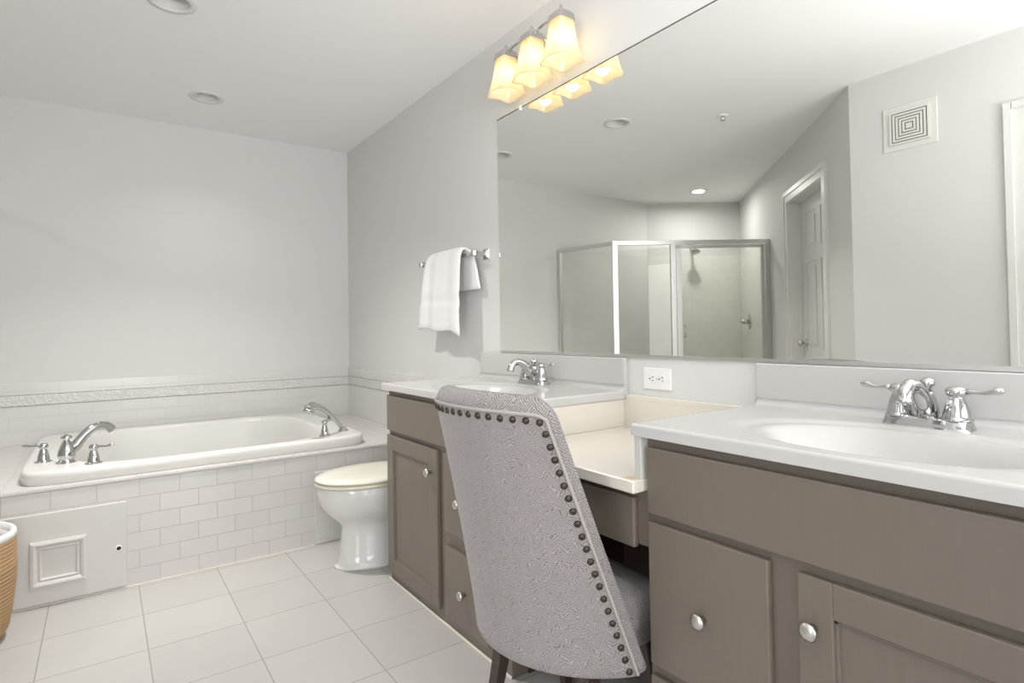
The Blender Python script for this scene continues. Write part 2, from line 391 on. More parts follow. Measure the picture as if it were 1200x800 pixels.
# wall opposite the mirror with its own doorway
q0, q1 = -.02, .79
b = B(); box(b, XL-.12, XL, q1, YC, 0, ZC); box(b, XL-.12, XL, YR-.2, q0, 0, ZC); box(b, XL-.12, XL, q0, q1, oz-.02, ZC)
struct('wall_left', b, M['wall'])
def door_leaf_local(wd, ht):
    """six-panel style leaf: local x = width, y = thickness (0..-.035), z"""
    bm = B(); st = .11; t = .035
    box(bm, 0, wd, .006, t-.006, 0, ht)
    for y0_, y1_ in ((0, .006), (t-.006, t)):
        for (a, c) in ((0, st), (wd-st, wd)): box(bm, a, c, y0_, y1_, 0, ht)
        for (a, c) in ((.2, .78), (.9, 1.55), (1.65, ht-.11)): box(bm, wd/2-.05, wd/2+.05, y0_, y1_, a, c)
        for (a, c) in ((0, .2), (.78, .9), (1.55, 1.65), (ht-.11, ht)): box(bm, st, wd-st, y0_, y1_, a, c)
        for xa, xb in ((st, wd/2-.05), (wd/2+.05, wd-st)):
            for za, zb in ((.2, .78), (.9, 1.55), (1.65, ht-.11)): box(bm, xa+.03, xb-.03, y0_+.001, y1_-.001, za+.03, zb-.03)
    return bm
def place(bm, origin, ang):
    bmesh.ops.transform(bm, matrix=Matrix.Translation(origin) @ Matrix.Rotation(ang, 4, 'Z'), verts=bm.verts); return bm
ang = math.atan2(dd.y, dd.x)
# door_1: set at the far side of the opening
leaf = place(door_leaf_local(o1-o0-.012, oz-.012), Vector((dp(o0+.006)[0], dp(o0+.006)[1], .008)) + Vector((dn.x, dn.y, 0))*.09, ang)
d1 = struct('door_1', leaf, M['trim'])
b = B(); hp = Vector((*dp(o1-.09), .95))+Vector((dn.x, dn.y, 0))*.09
lathe(b, [(.0, 0), (.03, .001), (.03, .006), (.012, .008), (.011, .03), (.022, .036), (.027, .048), (.024, .06), (.0, .066)], hp, (-dn.x, -dn.y, 0))
obj('door_knob', b, M['nickel'], d1)
def casing(name, pts_fn, a, c, top, face, depth):
    """jamb lining and moulded casing round an opening; pts_fn(s) plan point, face(n) offset"""
    bm = B(); cw = .088
    for (s0, s1) in ((a-cw, a-.004), (c+.004, c+cw)):
        obox(bm, pts_fn(s0), pts_fn(s1), -.012, 0, 0, top+cw)
        m0 = s0+.012 if s0 < a-.01 and s0 < a else s0
        obox(bm, pts_fn(s0+(.0 if s1 < a else .055)), pts_fn(s1-(.055 if s1 < a else .0)), -.02, -.012, 0, top+cw)
    obox(bm, pts_fn(a-.004), pts_fn(c+.004), -.012, 0, top+.004, top+cw); obox(bm, pts_fn(a-.055), pts_fn(c+.055), -.02, -.012, top+.055, top+cw)
    obox(bm, pts_fn(a-.004), pts_fn(a+.004), -.001, depth, 0, top); obox(bm, pts_fn(c-.004), pts_fn(c+.004), -.001, depth, 0, top)
    obox(bm, pts_fn(a), pts_fn(c), -.001, depth, top-.004, top+.004)
    return struct(name, bm, M['trim'])
casing('trim_1', dp, o0, o1, oz, None, .089)
vp = lambda s: (XL, s)
# for the left wall the "away" side is -x : left of the +y direction
casing('trim_2', vp, q0, q1, oz-.02, None, .08)
leaf = place(door_leaf_local(q1-q0-.012, oz-.03), Vector((XL-.13, q1+.02, .008)), PI)     # unseen; swung out of the room, left open for the added side fill
struct('door_2', leaf, M['trim'])
# low wall tiling round the tub
b = B(); box(b, -.56, X-.008, YB-.008, YB, .47, .69); box(b, -.56, X-.008, YB-.008, YB, .755, .822, .002); struct('trim_3', b, M['tile_wall_x'])
b = B(); box(b, X-.008, X, 3.10, YB, .47, .69); box(b, X-.008, X, 3.10, YB, .755, .822, .002); struct('trim_4', b, M['tile_wall_y'])
b = B(); box(b, -.56, X-.008, YB-.014, YB, .692, .753, .004); box(b, X-.014, X, 3.10, YB-.014, .692, .753, .004); struct('trim_5', b, M['relief'])
b = B(); box(b, XL, XL+.014, .885, YC, 0, .09, .003); struct('baseboard_left', b, M['trim'])

# ------------------------------------------------------------------ ceiling cans, sprinkler, vent
cans = []
labs = ['recessed ceiling downlight cut by the top edge of the photo', 'recessed ceiling downlight nearest the tub wall', 'lit recessed downlight over the shower, seen in the mirror']
for (cx, cy), lb in zip(CANS, labs):
    t = thing('recessed_downlight', lb, 'ceiling light', (cx, cy, ZC-.006), 'recessed downlights in the ceiling')
    b = B(); lathe_pts = [(.064, 0), (.072, -.004), (.092, -.003), (.094, .006)]
    rs = [[Vector((cx+r*math.cos(2*PI*i/40), cy+r*math.sin(2*PI*i/40), ZC+z-.002)) for i in range(40)] for r, z in ((.0945, .002), (.092, -.003), (.074, -.004), (.064, .001), (.064, .004), (.0945, .004))]
    rings(b, rs, close=True); obj('trim_ring', b, M['trim'], t)
    b = B(); rs = [[Vector((cx+r*math.cos(2*PI*i/40), cy+r*math.sin(2*PI*i/40), ZC+z)) for i in range(40)] for r, z in ((.064, .002), (.06, .05), (.055, .10), (.0001, .10), (.0001, .104), (.059, .104), (.064, .05), (.0655, .002))]
    rings(b, rs, close=True); obj('can', b, M['trim'], t)
    lit = cx < -1
    b = B(); lathe(b, [(.0, .0), (.03, .004), (.045, .016), (.046, .03), (.03, .06), (.02, .07), (0, .07)], (cx, cy, ZC+(.022 if not lit else -.004)), seg=28)
    obj('lamp', b, M['can_lamp'] if lit else M['plastic'], t)
spot('shower_downlight', CANS[2][0], CANS[2][1], 6.5, z=ZC-.012, spread=3.0)
for (cx, cy), pw in zip(CANS[:2], (13, 1.0)): spot('tub_can_fill', cx, cy, pw, z=ZC-.006)  # fill added below the cans, whose own lamps are modelled unlit
t = thing('fire_sprinkler', 'small round sprinkler head in the ceiling, seen in the mirror', 'sprinkler', (-.247, 2.27, ZC))
b = B(); lathe(b, [(0, 0), (.036, 0), (.038, -.004), (.03, -.007), (.0, -.007)], (-.247, 2.27, ZC), seg=28); obj('escutcheon', b, M['plastic'], t)
b = B(); lathe(b, [(0, -.005), (.012, -.006), (.009, -.02), (.004, -.03), (.015, -.031), (.015, -.033), (0, -.034)], (-.247, 2.27, ZC), seg=16); obj('nozzle', b, M['chrome'], t)

t = thing('exhaust_fan_grille', 'square white vent with nested square louvres on grey wall', 'vent', (XL, 1.272, 2.0))
b = B(); vy, vz = 1.272, 2.137
box(b, XL, XL+.006, vy-.126, vy+.126, vz-.12, vz+.12, .002); obj('cover_plate', b, M['grille'], t)
b = B(); box(b, XL+.006, XL+.0068, vy-.094, vy+.094, vz-.09, vz+.09); obj('duct_opening', b, M['gap'], t)
b = B()
for k in range(6):
    a = .094-k*.0158; c = a-.0105
    if k == 5: box(b, XL+.0068, XL+.013, vy-a, vy+a, vz-a*.95, vz+a*.95); continue
    for s in (-1, 1):
        box(b, XL+.0068, XL+.013, vy+s*c, vy+s*a, vz-a*.95, vz+a*.95)
        box(b, XL+.0068, XL+.013, vy-c, vy+c, vz+s*c*.95, vz+s*a*.95)
obj('louvre', b, M['grille'], t)

# ------------------------------------------------------------------ mirror
t = thing('wall_mirror', 'wide frameless wall mirror above the vanity', 'mirror', (X, .92, .976))
b = B(); box(b, X-.006, X, -.6, 2.268, .979, 2.075); obj('mirror_glass', b, M['mirror'], t)
b = B(); box(b, X-.009, X, -.6, 2.268, .9755, .979); box(b, X-.009, X-.0065, -.6, 2.268, .979, .9865); obj('bottom_channel', b, M['alu'], t, 'thin aluminium channel')
b = B(); box(b, X-.0062, X, -.6, 2.27, 2.0752, 2.080); obj('top_edge', b, M['gap'], t)
for yy in (2.08,):
    b = B(); box(b, X-.012, X, yy-.007, yy+.007, 2.066, 2.086, .003); obj('mirror_clip', b, M['plastic'], t)

# ------------------------------------------------------------------ vanities
XF = 1.035; XO = 1.018
def knob(parent, y, z):
    b = B(); lathe(b, [(.0, 0), (.007, 0), (.006, .010), (.009, .014), (.0155, .018), (.0165, .022), (.0145, .026), (.008, .0285), (0, .029)], (XO, y, z), (-1, 0, 0), 24)
    obj('knob', b, M['nickel'], parent, 'round satin nickel knob')
def slab(parent, name, y0, y1, z0, z1):
    b = B(); box(b, XO, XF-.0005, y0, y1, z0, z1, .0035, 2); return obj(name, b, M['taupe'], parent)
def shaker(parent, y0, y1, z0, z1):
    b = B(); st = .062
    box(b, XO, XF-.0005, y0, y0+st, z0, z1, .0025); box(b, XO, XF-.0005, y1-st, y1, z0, z1, .0025)
    box(b, XO, XF-.0005, y0+st-.001, y1-st+.001, z0, z0+st, .0025); box(b, XO, XF-.0005, y0+st-.001, y1-st+.001, z1-st, z1, .0025)
    # stepped inner moulding and recessed panel
    i = st-.001
    box(b, XO+.0055, XF-.001, y0+i, y0+i+.008, z0+i, z1-i, .0015); box(b, XO+.0055, XF-.001, y1-i-.008, y1-i, z0+i, z1-i, .0015)
    box(b, XO+.0055, XF-.001, y0+i, y1-i, z0+i, z0+i+.008, .0015); box(b, XO+.0055, XF-.001, y0+i, y1-i, z1-i-.008, z1-i, .0015)
    box(b, XO+.0095, XF-.0015, y0+i, y1-i, z0+i, z1-i)
    return obj('door', b, M['taupe'], parent)
def carcass(parent, y0, y1, z1=.829):
    b = B()
    box(b, XF, XF+.018, y0, y1, 0, z1, .001); box(b, XF+.018, X-.005, y0, y0+.016, 0, z1); box(b, XF+.018, X-.005, y1-.016, y1, 0, z1)
    box(b, X-.02, X-.005, y0+.016, y1-.016, 0, z1-.15); box(b, XF+.018, X-.02, y0+.016, y1-.016, .06, .075)
    return obj('body', b, M['taupe'], parent)
# right unit
t = thing('vanity_cabinet', 'taupe vanity cabinet in the foreground under the right sink', 'cabinet', (1.28, .33, 0), 'vanity base cabinets')
carcass(t, -.27, .925)
slab(t, 'false_front', -.25, .914, .655, .806)
d = slab(t, 'drawer', .622, .914, .318, .637); knob(d, .768, .472)
d = slab(t, 'drawer', .622, .914, .045, .292); knob(d, .768, .17)
d = shaker(t, .168, .566, .045, .635); knob(d, .537, .547)
d = shaker(t, -.24, .158, .045, .635); knob(d, -.21, .547)
# left unit
t = thing('vanity_cabinet', 'taupe vanity cabinet beside the toilet under the left sink', 'cabinet', (1.28, 1.95, 0), 'vanity base cabinets')
carcass(t, 1.49, 2.41)
slab(t, 'false_front', 1.50, 2.40, .655, .806)
d = shaker(t, 1.94, 2.40, .045, .635); knob(d, 1.985, .547)
d = slab(t, 'drawer', 1.60, 1.888, .352, .637); knob(d, 1.765, .478)
d = slab(t, 'drawer', 1.60, 1.888, .048, .302); knob(d, 1.745, .172)
b = B(); box(b, XF-.006, XF, 1.49, 2.415, 0, .008, .002); obj('caulk_bead', b, M['caulk'], t, 'pale caulk line along the floor')
# knee-space apron
t = thing('makeup_drawer_unit', 'taupe apron with shallow drawer between the two vanities', 'cabinet', (1.1, 1.2, .566))
b = B(); box(b, XF, XF+.018, .9255, 1.4895, .57, .699); box(b, XF+.018, X-.03, .9255, .935, .6, .699); box(b, XF+.018, X-.03, 1.48, 1.4895, .6, .699); obj('body', b, M['taupe'], t)
slab(t, 'drawer', .957, 1.455, .563, .680)
t = tag(obj('knee_space_panel', (lambda bm: (box(bm, X-.02, X, .9255, 1.4895, 0, .69), box(bm, XF+.06, X-.02, .9255, .930, 0, .56), box(bm, XF+.06, X-.02, 1.4835, 1.4895, 0, .56), bm)[-1])(B()), M['brown']), 'brown knee-space lining under the low counter, darkened with painted-in shade', 'panel')

# countertops with moulded bowls
def counter(name, y0, y1, yc, label):
    x0, x1, zt, zb = 1.008, X-.0205, .857, .829; xc = 1.232
    t = thing(name, label, 'countertop', ((x0+x1)/2, (y0+y1)/2, zb), 'sink countertops')
    nx, ny = 80, int((y1-y0)/.0078)
    def h(x, y):
        ry = (y-yc)/.245; rx = (x-xc)/.158; r = math.hypot(rx, ry)
        R2 = math.hypot((x-xc)/.186, (y-yc)/.315)
        z = zt
        if R2 < 1: q = 1-R2; z -= .007*min(1, q/.13)**2*(3-2*min(1, q/.13))
        if r < 1:
            q = 1-r; s = min(1, q/.62); z -= .125*(s*s*(3-2*s))**.75
        f = x-(x1-.02)
        if f > 0: z += .02-math.sqrt(max(0, .02**2-f*f))       # cove up into the backsplash
        e = .006
        for dd_ in (x-x0, y-y0, y1-y):
            if dd_ < e: z -= e-math.sqrt(max(0, e*e-(e-dd_)**2))
        return z
    bm = B(); xs = [x0, x0+.0008, x0+.002, x0+.004, x0+.0065]+[x0+.0065+(x1-x0-.0065)*i/nx for i in range(1, nx+1)]
    ys = [y0, y0+.0008, y0+.002, y0+.004, y0+.0065]+[y0+.0065+(y1-y0-.013)*i/ny for i in range(1, ny+1)]+[y1-.004, y1-.002, y1-.0008, y1]
    G = [[bm.verts.new((x, y, h(x, y))) for y in ys] for x in xs]
    for i in range(len(xs)-1):
        for j in range(len(ys)-1):
            f = bm.faces.new((G[i][j], G[i+1][j], G[i+1][j+1], G[i][j+1])); f.smooth = True
    # skirt and underside, the bowl hangs below it as a shell
    Bq = [[bm.verts.new((x, y, min(zb, h(x, y)-.012))) for y in ys] for x in xs]
    for i in range(len(xs)-1):
        for j in range(len(ys)-1): bm.faces.new((Bq[i][j], Bq[i][j+1], Bq[i+1][j+1], Bq[i+1][j]))
    for i in range(len(xs)-1):
        bm.faces.new((G[i][0], Bq[i][0], Bq[i+1][0], G[i+1][0])); bm.faces.new((G[i][-1], G[i+1][-1], Bq[i+1][-1], Bq[i][-1]))
    for j in range(len(ys)-1):
        bm.faces.new((G[0][j], G[0][j+1], Bq[0][j+1], Bq[0][j])); bm.faces.new((G[-1][j], Bq[-1][j], Bq[-1][j+1], G[-1][j+1]))
    obj('counter_slab', bm, M['marble'], t)
    b = B(); box(b, x1, X, y0, y1, zb, .974, .004, 3); obj('backsplash', b, M['marble'], t)
    b = B(); lathe(b, [(0, 0), (.022, 0), (.022, .003), (.012, .004), (.0, .006)], (xc, yc, zt-.007-.1245), seg=20); obj('drain', b, M['chrome'], t)
    return t
counter('sink_countertop', -.30, .953, .505, 'white marble countertop with oval sink on the right vanity in the foreground')
counter('sink_countertop', 1.462, 2.428, 1.91, 'white marble countertop with oval sink on the left vanity beyond the chair')
t = thing('makeup_countertop', 'cream stained low countertop between the two sink vanities', 'countertop', (1.25, 1.2, .70))
b = B(); box(b, .985, X-.018, .9257, 1.489, .70, .73, .004, 3); obj('counter_slab', b, M['marble_old'], t)
b = B(); box(b, X-.018, X, .9257, 1.489, .70, .828); box(b, X-.018, X, .954, 1.461, .826, .845, .003); obj('backsplash', b, M['marble_old'], t)
b = B(); box(b, 1.012, X-.018, 1.468, 1.489, .73, .828, .002); obj('side_splash', b, M['marble_old'], t)
b = B(); box(b, 1.012, X-.018, .9257, .945, .73, .828, .002); obj('side_splash', b, M['marble'], t)

# outlet
t = thing('wall_outlet', 'white double outlet mounted sideways above the low countertop', 'outlet', (X, 1.327, .864))
oy, ozz = 1.327, .906
b = B(); box(b, X-.006, X, oy-.060, oy+.060, ozz-.037, ozz+.037, .003); obj('cover_plate', b, M['plastic'], t)
for s in (-1, 1):
    b = B(); yy = oy+s*.021
    n = 20; ring = []
    for i in range(n):
        a = 2*PI*i/n; ring.append((yy+max(-.0145, min(.0145, .0185*math.cos(a))), ozz+.0165*math.sin(a)))
    rings(b, [[Vector((xx, y_, z_)) for y_, z_ in ring] for xx in (X-.006, X-.0085)], smooth=False)
    so = obj('socket', b, M['plastic'], t)
    b = B(); box(b, X-.0089, X-.0085, yy-.009, yy-.0005, ozz+.0045, ozz+.0068); box(b, X-.0089, X-.0085, yy-.009, yy-.002, ozz-.0068, ozz-.0045); lathe(b, [(0, 0), (.0028, 0), (.0028, .0004), (0, .0004)], (X-.0085, yy+.0075, ozz), (-1, 0, 0), 10)
    obj('slots', b, M['dark'], so)
b = B(); lathe(b, [(0, 0), (.003, 0), (.002, .0015), (0, .0018)], (X-.006, oy, ozz), (-1, 0, 0), 12); obj('screw', b, M['nickel'], t)

# ------------------------------------------------------------------ faucets (local frame: spout towards -x, y = width)
def lever(bm, base, out):
    o = Vector(out).normalized(); bs = Vector(base)
    pts = [bs+o*a+Vector((0, 0, z)) for a, z in ((0, 0), (.012, .001), (.024, 0), (.038, -.001), (.051, .002), (.061, .003), (.066, .002))]
    tube(bm, pts, [.007, .0052, .0042, .0048, .0072, .0068, .0025], 12)
BELL = [(.0, 0), (.0235, 0), (.0240, .003), (.0215, .006), (.0205, .012), (.0185, .024), (.0145, .042), (.0115, .050), (.0105, .054), (.0145, .057), (.0160, .062), (.0160, .067), (.0135, .072), (.0085, .0755), (0, .077)]
def basin_faucet(loc, label):
    x, y, z = loc
    t = thing('basin_faucet', label, 'faucet', loc, 'chrome basin faucets')
    b = B(); n = 40
    def stad(hx, hy, zz): # rounded rectangle ring
        out = []
        for i in range(n):
            a = 2*PI*(i+.5)/n; c, s = math.cos(a), math.sin(a)
            out.append(Vector((x+hx*math.copysign(abs(c)**.35, c), y+hy*math.copysign(abs(s)**.35, s), zz)))
        return out
    rings(b, [stad(.033, .086, z), stad(.033, .086, z+.003), stad(.0305, .0835, z+.005), stad(.0285, .081, z+.012), stad(.0255, .077, z+.024), stad(.024, .075, z+.0262), stad(.0005, .001, z+.027)])
    obj('base_plate', b, M['chrome'], t)
    for s in (-1, 1):
        b = B(); lathe(b, [(r*1.2, h*.93) for r, h in BELL], (x, y+s*.053, z+.025)); hd = obj('handle_bell', b, M['chrome'], t)
        b = B(); lever(b, (x, y+s*(.053+.014), z+.025+.060), (0, s, .06)); obj('lever', b, M['chrome'], hd)
    b = B(); lathe(b, [(0, 0), (.019, 0), (.0195, .004), (.021, .012), (.0205, .022), (.016, .040), (.0115, .052), (.009, .056), (0, .0565)], (x+.004, y, z+.025))
    pts = smoothpath([(x+.004, y, z+.040), (x-.016, y, z+.058), (x-.042, y, z+.083), (x-.068, y, z+.098), (x-.092, y, z+.099), (x-.109, y, z+.086), (x-.114, y, z+.072)], 5)
    tube(b, pts, [.0185, .0200, .0170, .0145, .0135, .0138, .0142], 16)
    lathe(b, [(0, 0), (.0150, 0), (.0150, .006), (.0140, .010), (0, .010)], (x-.1165, y, z+.064), (.25, 0, 1))
    obj('spout', b, M['chrome'], t)
    b = B(); lathe(b, [(0, 0), (.0095, 0), (.0075, .008), (.0135, .014), (.0150, .020), (.0125, .026), (.006, .030), (0, .031)], (x+.004, y, z+.0805)); obj('lift_knob', b, M['chrome'], t)
    return t
f0 = basin_faucet((1.452, .508, .8505), 'chrome two-handle faucet on the right sink in the foreground')
dup(f0, (1.452, 1.905, .8505), 'chrome two-handle faucet on the left sink beyond the chair', 'chrome basin faucets')

# ------------------------------------------------------------------ tub surround, panels
t = thing('tub_surround', 'white subway tiled box surround holding the drop-in tub', 'tub surround', (.5, 3.68, 0))
b = B(); box(b, -.528, X-.002, YA, YA+.02, 0, .4572); obj('front_apron', b, M['tile_x'], t)
b = B(); xl, xr, y0_, y1_ = -.528, X-.002, YA, YB-.001
box(b, xl, xr, YA+.0, YA+.12, .4572, .470); box(b, xl, xr, YB-.14, y1_, .4572, .470); box(b, xl, -.18, YA+.12, YB-.14, .4572, .470); box(b, 1.1, xr, YA+.12, YB-.14, .4572, .470)
obj('deck', b, M['tile_deck'], t)
b = B(); box(b, xl, xr, YA-.004, YA+.0, .4575, .4715, .003); obj('edge_tile', b, M['tile_cap'], t)
b = B(); box(b, -.528, -.508, YA+.02, YB-.001, 0, .4572); obj('end_panel', b, M['tile_wall_y'], t)
b = B(); box(b, -.525, X-.003, YA-.005, YA, 0, .006, .002); obj('grout_line', b, M['caulk'], t)
t = thing('access_panel', 'white tub access panel with raised square frame and lock hole', 'access panel', (-.2, YA-.006, .01), 'painted access panels on the tub surround')
b = B(); box(b, -.52, .086, YA-.010, YA, .012, .372, .003); obj('board', b, M['panel'], t)
b = B()
def pframe(bm, xa, xb, za, zb, y_, wd):
    prof = [(0, 0), (0, .012), (.010, .015), (.018, .012), (.024, .006), (.030, .010), (wd, .006), (wd, 0)]
    cs = [(xa, za, 1, 1), (xb, za, -1, 1), (xb, zb, -1, -1), (xa, zb, 1, -1)]
    rs = [[Vector((cx+sx*i, y_-h, cz+sz*i)) for i, h in prof] for cx, cz, sx, sz in cs]
    rings(bm, rs, close=True, smooth=False)
pframe(b, -.234, -.053, .081, .262, YA-.010, .036); obj('raised_frame', b, M['panel'], t)
b = B(); box(b, -.2, -.087, YA-.013, YA-.010, .115, .228); obj('frame_panel', b, M['panel'], t)
b = B(); lathe(b, [(0, 0), (.0085, 0), (.0085, .002), (0, .0022)], (.058, YA-.010, .178), (0, -1, 0), 16); obj('lock_hole', b, M['dark'], t)
b = B(); lathe(b, [(.0085, 0), (.0125, 0), (.012, .0015), (.0085, .0018)], (.058, YA-.010, .178), (0, -1, 0), 16); obj('lock_ring', b, M['plastic'], t)
t = thing('access_panel', 'plain white board screwed to the tub surround behind the toilet', 'access panel', (1.2, YA-.006, .005), 'painted access panels on the tub surround')
b = B(); box(b, .885, X-.003, YA-.008, YA, .008, .372, .002); obj('board', b, M['panel'], t)
for sx, sz in ((.912, .30), (.912, .19), (.912, .03)):
    b = B(); lathe(b, [(0, 0), (.005, 0), (.004, .0012), (0, .0016)], (sx, YA-.008, sz), (0, -1, 0), 12); obj('screw', b, M['nickel'], t)

# tub
def tub():
    t = thing('bathtub', 'white drop-in soaking tub set in the tiled surround', 'bathtub', (.46, 3.66, .12))
    cx, cy, a, c = .458, 3.66, .74, .59
    N = 144
    def rect(s_, z, rr=.05):
        out = []
        for i in range(N):
            th = 2*PI*i/N; A_, C_ = a-s_, c-s_
            dx, dy = math.cos(th)*A_, math.sin(th)*C_
            e = 14
            k = (abs(math.cos(th))**e+abs(math.sin(th))**e)**(-1/e)
            out.append(Vector((cx+dx*k, cy+dy*k, z)))
        return out
    def ell(A_, C_, z, e=4.0, ox=0, oy=0):
        return [Vector((cx+ox+A_*math.cos(2*PI*i/N)*(abs(math.cos(2*PI*i/N))**e+abs(math.sin(2*PI*i/N))**e)**(-1/e), cy+oy+C_*math.sin(2*PI*i/N)*(abs(math.cos(2*PI*i/N))**e+abs(math.sin(2*PI*i/N))**e)**(-1/e), z)) for i in range(N)]
    bm = B()
    rs = [rect(.004, .4705), rect(0, .4715), rect(0, .513), rect(.003, .521), rect(.010, .5255), rect(.02, .526)]
    ip, oy = (.59, .55), .005
    for k, z in ((1.03, .527), (1.01, .526), (.99, .518), (.975, .50), (.95, .42), (.92, .32), (.87, .22), (.80, .165), (.66, .145), (.3, .142), (.02, .14)):
        rs.append(ell(ip[0]*k, ip[1]*k, z, (4.0 if z > .2 else 3.0), 0, oy if z > .2 else oy*.6))
    # outer underside shell
    for k, z in ((.02, .125), (.68, .125), (.84, .15), (.93, .22), (.985, .40), (1.01, .46)):
        rs.append(ell(ip[0]*k*1.02, ip[1]*k*1.02, z, (4.0 if z > .2 else 3.0), 0, oy if z > .2 else oy*.6))
    rings(bm, rs, close=True)
    obj('shell', bm, M['tub'], t)
    b = B(); lathe(b, [(0, 0), (.036, 0), (.036, .006), (.03, .010), (0, .011)], (-.10, 3.69, .40), (.97, 0, .25)); obj('overflow_plate', b, M['chrome'], t)
    return t
tub()
# roman tub filler: two handles + spout, each its own piece standing on the rim
ZR = .5262
sx, sy = -.128, 3.245
t = thing('tub_faucet', 'chrome arched tub faucet with two lever handles at the left end', 'faucet', (sx, sy, ZR))
def tub_handle(x, y, out):
    b = B(); s = 1.12; lathe(b, [(r*s*(1.25 if i < 3 else 1), z*1.1) for i, (r, z) in enumerate(BELL)], (x, y, ZR)); hd = obj('handle', b, M['chrome'], t)
    b = B(); lever(b, (x+out[0]*.012, y+out[1]*.012, ZR+.071), (*out, .03)); obj('lever', b, M['chrome'], hd)
tub_handle(-.213, 3.335, (-.96, .28))
tub_handle(-.030, 3.150, (.94, -.34))
b = B(); lathe(b, [(0, 0), (.037, 0), (.038, .004), (.031, .008), (.027, .014), (.031, .024), (.034, .034), (.031, .052), (.024, .074), (.017, .090), (.013, .096), (0, .097)], (sx, sy, ZR), seg=28)
du = Vector((.70, .42)).normalized()
pts = smoothpath([(sx+du.x*a, sy+du.y*a, ZR+h) for a, h in ((.0, .040), (.035, .065), (.065, .10), (.10, .130), (.14, .142), (.175, .134), (.195, .115))], 5)
tube(b, pts, [.020, .024, .021, .019, .0185, .019, .0195], 16, flat=.85)
obj('spout', b, M['chrome'], t)
b = B(); lathe(b, [(0, 0), (.012, 0), (.010, .007), (.021, .013), (.022, .018), (.014, .025), (.004, .030), (0, .0305)], (sx, sy, ZR+.095)); obj('diverter_knob', b, M['chrome'], t)
# hand shower on the right end
hx, hy = .985, 3.165
t = thing('hand_shower_holder', 'chrome pedestal holder carrying the tub hand shower', 'shower holder', (hx, hy, ZR))
b = B(); lathe(b, [(0, 0), (.030, 0), (.030, .003), (.024, .007), (.020, .014), (.017, .034), (.012, .055), (.011, .062), (.015, .068), (.016, .076), (.012, .083), (0, .086)], (hx, hy, ZR)); obj('pedestal', b, M['chrome'], t)
b = B(); tube(b, [(hx, hy, ZR+.072), (hx+.02, hy+.012, ZR+.080), (hx+.033, hy+.02, ZR+.086)], [.010, .011, .012]); obj('cradle', b, M['chrome'], t)
t = thing('hand_shower', 'chrome hand shower resting in its holder at the right end of the tub', 'hand shower', (hx+.14, hy+.10, ZR))
b = B(); P0 = Vector((hx+.125, hy+.09, ZR+.018)); 
pts = smoothpath([P0, Vector((hx+.10, hy+.07, ZR+.045)), Vector((hx+.045, hy+.028, ZR+.10)), Vector((hx-.02, hy-.02, ZR+.15)), Vector((hx-.08, hy-.06, ZR+.172)), Vector((hx-.115, hy-.085, ZR+.168))], 5)
tube(b, pts, [.011, .012, .013, .015, .022, .020], 16); 
lathe(b, [(0, 0), (.024, 0), (.030, .004), (.028, .014), (.018, .024), (0, .028)], (hx-.108, hy-.078, ZR+.142), (.25, .2, 1)); obj('handle', b, M['chrome'], t)
b = B(); lathe(b, [(0, 0), (.030, 0), (.030, .003), (.022, .008), (.016, .014), (.015, .024), (0, .026)], (hx+.135, hy+.095, ZR)); obj('hose_collar', b, M['chrome'], t)

# ------------------------------------------------------------------ toilet
def egg(xf, xb, hw, yc, z, n=48, pw=1.0):
    out = []; cx = xf+(xb-xf)*.55
    for i in range(n):
        a = 2*PI*i/n; c, s = math.cos(a), math.sin(a)
        rx = (xb-cx) if c > 0 else (cx-xf)
        e = 2.4 if c > 0 else 2.05
        k = (abs(c)**e+abs(s)**e)**(-1/e)
        out.append(Vector((cx+rx*c*k, yc+hw*s*k, z)))
    return out
TY = 2.665
t = thing('toilet', 'white toilet with closed ivory lid between cabinet and tub', 'toilet', (1.15, TY, 0))
b = B()
rings(b, [egg(.872, 1.42, .128, TY, 0), egg(.872, 1.42, .128, TY, .012), egg(.885, 1.41, .120, TY, .02), egg(.892, 1.40, .112, TY, .06), egg(.902, 1.38, .100, TY, .14), egg(.905, 1.37, .094, TY, .185), egg(.893, 1.36, .103, TY, .205),
          egg(.860, 1.35, .132, TY, .235), egg(.828, 1.34, .156, TY, .265), egg(.808, 1.33, .172, TY, .30), egg(.798, 1.33, .180, TY, .34), egg(.795, 1.33, .182, TY, .375), egg(.800, 1.325, .178, TY, .383),
          egg(.85, 1.20, .13, TY, .383), egg(.87, 1.18, .11, TY, .36), egg(.93, 1.10, .05, TY, .30), egg(.98, 1.05, .01, TY, .29)])
obj('bowl', b, M['porcelain'], t)
b = B(); rings(b, [egg(.794, 1.27, .184, TY, .3845), egg(.789, 1.27, .188, TY, .389), egg(.789, 1.27, .188, TY, .396), egg(.794, 1.27, .184, TY, .400), egg(.86, 1.21, .12, TY, .400), egg(.86, 1.21, .12, TY, .3845)], close=True); st_ = obj('seat', b, M['seat'], t)
b = B(); rings(b, [egg(.797, 1.26, .181, TY, .4002), egg(.797, 1.26, .181, TY, .4042)]); obj('bumper', b, M['seat_edge'], st_, 'yellow-brown worn seat edge')
b = B(); rings(b, [egg(.793, 1.27, .185, TY, .4045), egg(.786, 1.275, .190, TY, .408), egg(.787, 1.275, .189, TY, .414), egg(.797, 1.27, .181, TY, .421), egg(.83, 1.25, .152, TY, .4265), egg(.90, 1.20, .09, TY, .4295), egg(1.0, 1.1, .01, TY, .430)]); obj('lid', b, M['seat'], t)
for s in (-1, 1):
    b = B(); box(b, 1.275, 1.305, TY+s*.075-.018, TY+s*.075+.018, .384, .418, .006); obj('hinge', b, M['seat'], t)
b = B(); box(b, 1.335, X-.012, TY-.215, TY+.215, .375, .70, .02, 4); tk = obj('tank', b, M['porcelain'], t)
